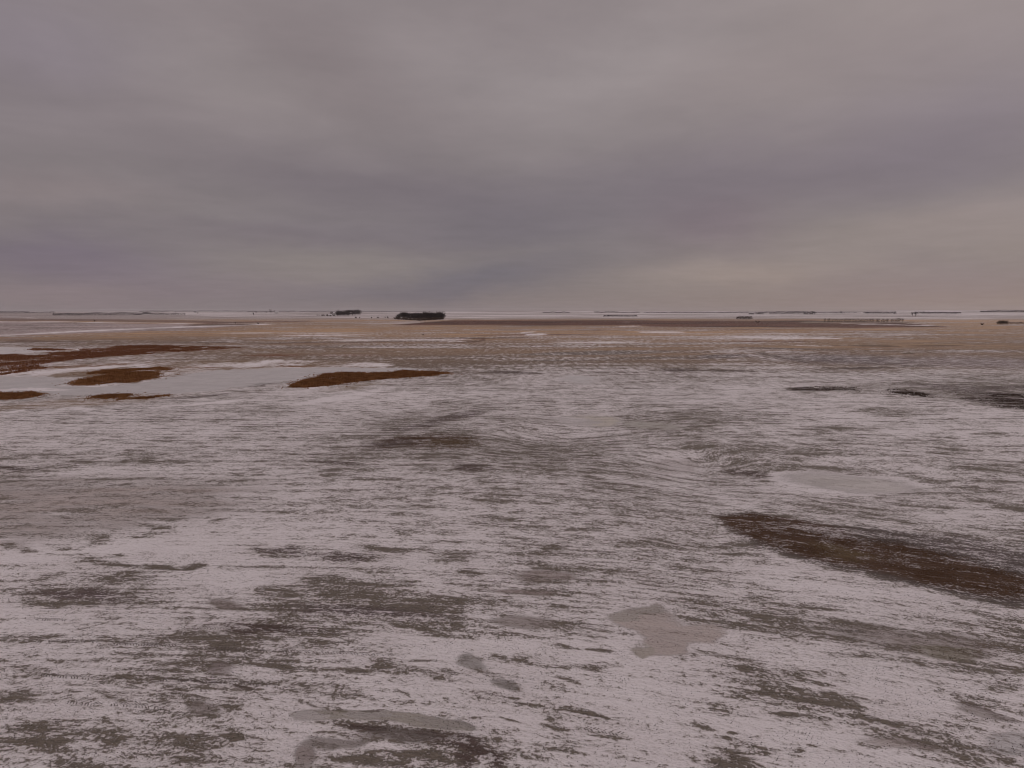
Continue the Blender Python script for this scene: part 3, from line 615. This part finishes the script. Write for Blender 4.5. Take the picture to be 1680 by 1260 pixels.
# farmstead shelterbelt
grove(552, 592, (518.8, 519, 516.5), 7.8, 26, ['bare_tree'], 'bare tree in the farmstead shelterbelt left of the centre grove', 'farmstead shelterbelt trees', 40, [(0, .9), (.8, 1), (1, .8)], sxy=1.2)
grove(543, 560, 518.3, 6.5, 6, ['bare_tree'], 'low bare tree beside the pale farm buildings', 'trees by the farm buildings', 15)
grove(528, 546, 518.3, 2.6, 6, ['shrub'], 'low shrub in the row running left from the farmstead', 'shrubs left of the farmstead', 5, cat='shrub')
grove(519, 528, 517.8, 1.5, 3, ['shrub'], 'tiny shrub on the white field at far left of the farmstead row', 'tiny shrubs of the farmstead row', 5, cat='shrub')
for px, py, w, hh, lab in [(584, 522.2, 5, 2.8, 'brown shrub just below the farmstead shelterbelt'), (590, 522.2, 3, 2.2, 'smaller brown shrub right of the one below the shelterbelt'), (610, 522, 4, 2.2, 'left shrub of the pair midway between the two groves'), (620, 522, 5, 2.6, 'right shrub of the pair midway between the two groves'), (632, 521.8, 2.5, 2.4, 'small shrub left of the rounder one beside the dark grove'), (637, 522.4, 5, 3.6, 'round shrub nearest the left end of the dark grove'),
                           (155, 527.6, 3, 2.8, 'lone dark shrub standing on the brown field at far left'), (424, 531.4, 5, 2.2, 'lone dark shrub on the tan stubble below the horizon tree'), (386, 531, 2.5, 3, 'thin lone shrub by the white track at left'), (1611, 533.2, 6, 3.2, 'lone dark oval shrub on tan stubble at far right'), (1243, 529.2, 9, 3.2, 'brushy shrub just right of and below the square brown thicket'), (340, 565, 6, 1.8, 'low dark shrub at the end of the rusty marsh'), (694, 549.6, 4, 2, 'small dark shrub beside the creek bend')]:
    D = dist_of(px, py); plant('shrub', at(px, py, D), hh * D / F, lab, 'shrub', None, w / max(hh, 1) * .55)
# left groves
grove(232, 248, 516.6, 3.8, 9, ['bare_tree'], 'bare tree in the low dark clump at upper left', 'trees of the low left clump', 25, [(0, .6), (.3, 1), (.8, .9), (1, .6)], sxy=1.3)
grove(218, 232, 516.8, 1.5, 6, ['shrub'], 'low shrub tapering left from the dark clump', 'shrubs left of the low clump', 6, cat='shrub')
grove(248, 304, 516.4, 2.4, 13, ['shrub'], 'brownish shrub trailing right from the low left clump', 'shrubs right of the low clump', 12, cat='shrub', sxy=1.1)
for px, py, hh, sxy_, lab in [(320, 513.6, 3.4, 1.2, 'left of two dark trees on the white slope at left'), (324.5, 515, 2.2, 1.6, 'right, lower of two dark trees on the white slope at left'), (416, 517.5, 4.4, .9, 'lone round tree on the white field below the horizon line'), (420, 509.6, 3.2, 1.2, 'hazy lone tree rising over the horizon left of the tall pair'),
                              (444, 510.8, 6, 1.0, 'tallest hazy tree breaking the left horizon'), (437, 510.6, 2.6, 1.3, 'low hazy tree just left of the tallest horizon tree'), (450.5, 510.5, 4.4, .8, 'slim hazy tree just right of the tallest horizon tree'), (555, 513, 5.8, .8, 'slim tree topping the farmstead shelterbelt'), (1380, 515.0, 4.6, .9, 'lone hazy tree on the right horizon'), (1497, 519.2, 6.4, .9, 'left tree of the tall pair on the white slope at right'), (1502, 519.4, 6.6, .9, 'right tree of the tall pair on the white slope at right'), (1467, 516, 2.4, 1, 'small hazy tree left of the tall pair at right'), (288, 509.5, 3, 1.2, 'hazy tree on the horizon above the low left clump')]:
    D = min(dist_of(px, py), 7000); plant('bare_tree', at(px, py, D), hh * D / F, lab, 'tree', None, sxy_)
# right groves
grove(1208, 1233, 524.2, 4.4, 14, ['brown_tree'], 'brown leafless tree in the square thicket on the dark field edge', 'trees of the square thicket', 20, sxy=1.3)
grove(1636, 1652, (533, 533, 532.6), 5.4, 10, ['brown_tree'], 'bare tree in the rounded clump at the right frame edge', 'trees of the right clump', 25, [(0, .6), (.3, 1), (1, .8)], sxy=1.25)
grove(1652, 1700, 532.8, 3.2, 14, ['brown_tree'], 'low bare tree trailing right from the rounded clump', 'trees trailing right of the right clump', 25, sxy=1.2)
grove(1352, 1482, (529.2, 529.8, 529.2), 5.2, 34, ['brown_tree'], 'thin brown tree in the long sparse row on the right', 'trees of the long sparse row', 25, sxy=.75)
grove(600, 640, 512.2, 2.0, 10, ['bare_tree'], 'small hazy tree on the horizon between the two groves', 'horizon trees between groves', 100, sxy=1.1)
grove(1228, 1252, 516.8, 3.6, 9, ['bare_tree'], 'hazy tree in the clump above the square thicket', 'hazy trees above the thicket', 100, sxy=1.3)
grove(1318, 1337, 516.6, 4.2, 9, ['bare_tree'], 'hazy tree in the square clump on the right horizon', 'hazy trees of the right horizon clump', 100, sxy=1.3)

# far shelterbelts on the skyline: masses of countless trees
belt_m = simple_mat('far_twigs', (0.045, 0.036, 0.038), (0.075, 0.06, 0.06), 0.02)
def belt(x0, x1, y, hpx, label, D=None, fill=1.0):
    V, Fc = [], []
    D0 = D or min(dist_of((x0 + x1) / 2, y), 8500)
    wid = (x1 - x0) * D0 / F; n = int(min(14000, max(500, wid * 5 * fill)))
    for k in range(n):
        px = random.uniform(x0, x1); d = D0 + random.uniform(-60, 60)
        p = at(px, y, d)
        hh = 1.6 * hpx * D0 / F * (0.80 + 0.9 * float(noise2(np.array([p.x / 30.0]), np.array([3.0]), 4)[0])) 
        if noise2(np.array([p.x / 75.0]), np.array([y]), 14)[0] > 0.36 * fill + .05: continue
        zz = random.uniform(0, 1) ** .8 * max(hh, 2)
        sliver(V, Fc, p + Vector((random.uniform(-2, 2), 0, zz * .8)), Vector((random.gauss(0, 1), random.gauss(0, 1), 1.0)), random.uniform(2.5, 5), .8)
    o = mesh_obj('tree_belt', V, Fc, belt_m); return tag(o, label, 'tree belt', kind='stuff')
belts = [(-60, 48, 509.6, 2.8, 'hazy tree belt at the left end of the skyline', None, 1), (40, 90, 510.4, 1.3, 'thin tree line between the two leftmost skyline belts', None, .6), (86, 232, 511.0, 3.2, 'long dark tree belt on the left skyline', 5200, 1.3), (228, 262, 509.4, 1.5, 'thin end of the long left skyline belt', None, .8),
         (262, 420, 509.4, 1.6, 'broken thin tree line on the skyline above the white slope', None, .6), (405, 545, 510.4, 1.3, 'thin tree line on the skyline left of the farmstead', None, .7), (594, 730, 511.6, 1.2, 'thin tree line on the skyline behind the centre grove', None, .7),
         (890, 935, 513.4, 1.6, 'faint tree belt on the skyline right of centre', None, .9), (975, 1015, 513.2, 2.0, 'hazy tree clump on the skyline right of centre', None, 1), (1015, 1228, 513.6, 1.2, 'long thin tree line on the skyline above the dark field', None, .7),
         (1244, 1320, 514.0, 2.2, 'hazy tree belt on the skyline right of the thicket', None, 1), (1262, 1316, 517.4, 1.3, 'thin hedge line on the white slope below the skyline belt', 4300, .8), (1336, 1420, 514.2, 1.2, 'thin tree line right of the square horizon clump', None, .6), (1418, 1470, 514.4, 1.6, 'short tree belt on the right skyline', None, .9), (1500, 1576, 514.6, 1.8, 'tree belt on the skyline right of the tall pair', None, .9),
         (1608, 1740, 515.6, 2.8, 'long dark tree belt at the right end of the skyline', 5600, 1.1), (990, 1045, 519.2, 1.0, 'thin dark hedge line above the dark brown field', None, .8)]
for b_ in belts: belt(*b_)

# ------------------------------------------------------------------ farm buildings
wall_m = simple_mat('pale_siding', (0.55, 0.53, 0.52), (0.66, 0.64, 0.62), 1.0, .7)
roof_m = simple_mat('snowy_roof', (0.62, 0.60, 0.60), (0.74, 0.71, 0.71), 1.0, .8)
door_m = simple_mat('dark_door', (0.07, 0.055, 0.05), (0.10, 0.08, 0.07), 1.0, .6)
glass_m = simple_mat('dark_glass', (0.03, 0.035, 0.04), (0.05, 0.055, 0.06), 1.0, .15)
def box(V, Fc, x0, x1, y0, y1, z0, z1):
    i = len(V); V += [(x0, y0, z0), (x1, y0, z0), (x1, y1, z0), (x0, y1, z0), (x0, y0, z1), (x1, y0, z1), (x1, y1, z1), (x0, y1, z1)]
    Fc += [(i, i + 3, i + 2, i + 1), (i + 4, i + 5, i + 6, i + 7), (i, i + 1, i + 5, i + 4), (i + 1, i + 2, i + 6, i + 5), (i + 2, i + 3, i + 7, i + 6), (i + 3, i, i + 4, i + 7)]
def farm_building(name, p, L, W, hh, rot, label, doors, windows):
    r = link(bpy.data.objects.new(name, None)); r.location = p; r.rotation_euler = (0, 0, rot)
    a, b = L / 2, W / 2; rh = W * .36
    V = [(-a, -b, -.5), (a, -b, -.5), (a, b, -.5), (-a, b, -.5), (-a, -b, hh), (a, -b, hh), (a, b, hh), (-a, b, hh), (-a, 0, hh + rh), (a, 0, hh + rh)]
    Fc = [(0, 1, 5, 4), (2, 3, 7, 6), (1, 2, 6, 9, 5), (3, 0, 4, 8, 7)]
    mesh_obj('wall', V, Fc, wall_m, r)
    V, Fc = [], []; e = .5; k = rh / b
    for s in (-1, 1):
        i = len(V); V += [(-a - e, s * (b + e), hh - k * e + .04), (a + e, s * (b + e), hh - k * e + .04), (a + e, 0, hh + rh + .04), (-a - e, 0, hh + rh + .04), (-a - e, s * (b + e), hh - k * e + .30), (a + e, s * (b + e), hh - k * e + .30), (a + e, 0, hh + rh + .30), (-a - e, 0, hh + rh + .30)]
        Fc += [(i, i + 1, i + 2, i + 3), (i + 4, i + 5, i + 6, i + 7), (i, i + 1, i + 5, i + 4), (i + 1, i + 2, i + 6, i + 5), (i + 3, i, i + 4, i + 7)]
    mesh_obj('roof', V, Fc, roof_m, r)
    for (x, w, h) in doors: V, Fc = [], []; box(V, Fc, x - w / 2, x + w / 2, -b - .08, -b + .02, 0, h); mesh_obj('door', V, Fc, door_m, r)
    for (x, z) in windows: V, Fc = [], []; box(V, Fc, x - .7, x + .7, -b - .06, -b + .02, z, z + 1.3); mesh_obj('window', V, Fc, glass_m, r)
    return tag(r, label, 'farm building')
D = dist_of(541, 518.6)
farm_building('shed', at(541.5, 518.4, D - 25), 15, 9, 5.2, .25, 'pale shed at the left foot of the farmstead trees', [(2, 4, 3.8)], [(-4, 2)])
farm_building('barn', at(549, 518, D - 5), 12, 11, 12, -.3, 'taller pale barn with a snowy roof among the farmstead trees', [(0, 4.5, 4.2)], [(-3.5, 6), (3.5, 6)])
farm_building('farmhouse', at(454, 511.8, 6500), 34, 22, 10, .1, 'tiny pale building on the left skyline beside the tallest tree', [(0, 3, 4)], [(-8, 3), (8, 3)])

# ------------------------------------------------------------------ haze
hz, t, b = new_mat('haze_air')
hz.node_tree.nodes.remove(b)
pv = t.node('ShaderNodeVolumePrincipled'); pv.inputs['Color'].default_value = (0.93, 0.90, 0.93, 1); pv.inputs['Density'].default_value = 2.0e-5; pv.inputs['Anisotropy'].default_value = 0.0
hz.node_tree.links.new(pv.outputs[0], hz.node_tree.nodes['Material Output'].inputs['Volume'])
V, Fc = [], []; box(V, Fc, -27000, 27000, -200, 15800, -25, 75)
tag(mesh_obj('haze', V, Fc, hz), 'thin grey winter haze over the whole plain', 'haze', kind='stuff')

# ------------------------------------------------------------------ light
SUN_EL, SUN_AZ = R(28), R(35)         # somewhere behind the cloud, right of the view
ld = bpy.data.lights.new('sun', 'SUN'); ld.energy = 0.55; ld.angle = R(30); ld.color = (1.0, .94, .92)
sun = link(bpy.data.objects.new('sun', ld)); sun.rotation_euler = (R(90) - SUN_EL, 0, -SUN_AZ + math.pi)
w = bpy.data.worlds.new('World'); scene.world = w; w.use_nodes = True
t = NT(w.node_tree); bg = w.node_tree.nodes['Background']
sky = t.node('ShaderNodeTexSky', sky_type='NISHITA', sun_disc=False, sun_elevation=SUN_EL, sun_rotation=SUN_AZ)
tc = t.node('ShaderNodeTexCoord').outputs['Generated']
dirn = t.vm('NORMALIZE', tc)
sp = t.node('ShaderNodeSeparateXYZ'); t.put(sp.inputs[0], dirn)
dx, dy, dz = sp.outputs
az0 = t.m('MULTIPLY', t.m('ARCTAN2', dx, dy), 180 / math.pi); el0 = t.m('MULTIPLY', t.m('ARCSINE', dz), 180 / math.pi)
zc = t.m('ADD', t.m('MAXIMUM', dz, 0.0), 0.07)
cb = t.node('ShaderNodeCombineXYZ'); t.put(cb.inputs[0], t.m('DIVIDE', dx, zc)); t.put(cb.inputs[1], t.m('DIVIDE', dy, zc))
plane = cb.outputs[0]
n1 = t.noise(plane, 0.55, 6, 0.55, 0.5); n2 = t.noise(plane, 2.2, 5, 0.6, 0.3); n3 = t.noise(dirn, 3.0, 4, 0.5, 0.4); n3b = t.noise(t.vm('MULTIPLY', dirn, (1, 1, 3.2)), 3.6, 6, 0.6, 0.3)
n4 = t.noise(t.vm('MULTIPLY', dirn, (1, 1, 4.5)), 2.6, 7, 0.62, 0.5)
az = t.m('MULTIPLY_ADD', t.m('SUBTRACT', n3, .5), 9.0, az0); el = t.m('MULTIPLY_ADD', t.m('SUBTRACT', n3b, .5), 5.0, el0)
def lin(c): return tuple(((v / 255 + .055) / 1.055) ** 2.4 if v > 10 else v / 255 / 12.92 for v in c)
# cloud deck: brighter overhead than at the horizon
ramp = t.node('ShaderNodeValToRGB'); t.put(ramp.inputs[0], t.m('DIVIDE', el0, 90.0))
els = ramp.color_ramp.elements
stops = [(0.0, lin((127, 119, 121))), (.055, lin((127, 119, 120))), (.11, lin((129, 121, 121))), (.17, lin((137, 128, 127))), (.24, lin((142, 133, 132))), (.33, lin((141, 133, 131))), (.5, (.46, .42, .42)), (1.0, (.84, .765, .775))]
while len(els) < len(stops): els.new(.5)
for e, (p, c) in zip(els, stops): e.position = p; e.color = (*c, 1)
sky_col = ramp.outputs[0]
def blob(px, py, rx, ry, rot, rgb):
    """a lighter or darker bank of cloud around one compass bearing"""
    global sky_col
    v = CMn @ np.array([(px - CX) / F, -(py - CY) / F, -1.0]); v /= np.linalg.norm(v)
    a = math.degrees(math.atan2(v[0], v[1])); e = math.degrees(math.asin(v[2])); k = math.degrees(1 / F)
    u_ = t.m('SUBTRACT', az, a); v_ = t.m('SUBTRACT', el, e)
    c, s = math.cos(R(rot)), math.sin(R(rot))
    q1 = t.m('DIVIDE', t.m('ADD', t.m('MULTIPLY', u_, c), t.m('MULTIPLY', v_, s)), rx * k); q2 = t.m('DIVIDE', t.m('SUBTRACT', t.m('MULTIPLY', v_, c), t.m('MULTIPLY', u_, s)), ry * k)
    g = t.m('EXPONENT', t.m('MULTIPLY', t.m('ADD', t.m('MULTIPLY', q1, q1), t.m('MULTIPLY', q2, q2)), -1.0))
    sky_col = t.vm('ADD', sky_col, t.scale(tuple(c_ * 0.88 for c_ in rgb), g))
for bl in [(380, 130, 170, 60, -15, (.035, .034, .030)), (540, 110, 110, 55, -30, (-.022, -.022, -.022)), (780, 130, 170, 60, -18, (.050, .048, .046)), (1010, 110, 170, 70, 10, (.040, .040, .038)), (1250, 60, 200, 60, 0, (.005, .005, .004)),
           (60, 60, 150, 80, 0, (.012, .012, .035)), (1620, 120, 130, 140, 0, (-.025, -.022, -.008)), (1260, 285, 320, 52, 1, (-.046, -.046, -.028)), (1600, 220, 260, 90, 0, (-.024, -.022, -.008)), (1450, 60, 200, 60, 0, (-.014, -.014, -.012)), (620, 300, 240, 45, -8, (-.036, -.036, -.026)),
           (90, 325, 140, 28, 0, (.034, .022, .020)), (100, 425, 190, 32, -3, (-.032, -.036, -.004)), (420, 365, 250, 12, -3, (.018, .018, .015)), (520, 385, 200, 22, 0, (-.022, -.024, -.014)), (560, 436, 200, 24, 0, (.026, .024, .010)),
           (850, 375, 220, 55, 3, (-.046, -.039, -.026)), (840, 450, 170, 30, 5, (-.044, -.035, -.016)), (700, 475, 200, 22, 3, (-.040, -.028, -.012)), (1160, 370, 110, 45, 0, (-.030, -.040, -.024)), (1180, 443, 170, 18, 2, (.062, .046, .030)), (1420, 375, 200, 26, 6, (.012, .008, .002)), (1640, 362, 150, 30, 3, (.034, .022, .018)),
           (1560, 455, 240, 34, 0, (-.034, -.034, -.012)), (300, 470, 260, 20, 0, (.004, -.002, .004)), (40, 490, 160, 18, 0, (.030, .016, .018)), (950, 240, 260, 30, 4, (.006, .006, .004)), (1180, 130, 130, 40, 0, (.012, .008, .006)), (820, 405, 130, 8, 0, (.014, .012, .008))]: blob(*bl)
tex = t.m('ADD', t.m('MULTIPLY', t.m('SUBTRACT', n4, .5), .32), t.m('MULTIPLY', t.m('SUBTRACT', n2, .5), .24))
sky_col = t.vm('MULTIPLY', t.scale(sky_col, t.m('ADD', 1.0, tex)), (0.975, 0.938, 0.955))
final = t.mix(0.96, sky.outputs[0], t.scale(sky_col, 10.0))
bg.inputs['Strength'].default_value = 0.1
t.put(bg.inputs['Color'], final)

vs = scene.view_settings; vs.view_transform = 'Standard'; vs.look = 'None'; vs.exposure = 0; vs.gamma = 1
scene.cycles.pixel_filter_type = 'BLACKMAN_HARRIS'; scene.cycles.filter_width = 1.0
scene.cycles.volume_bounces = 1; scene.cycles.max_bounces = 6
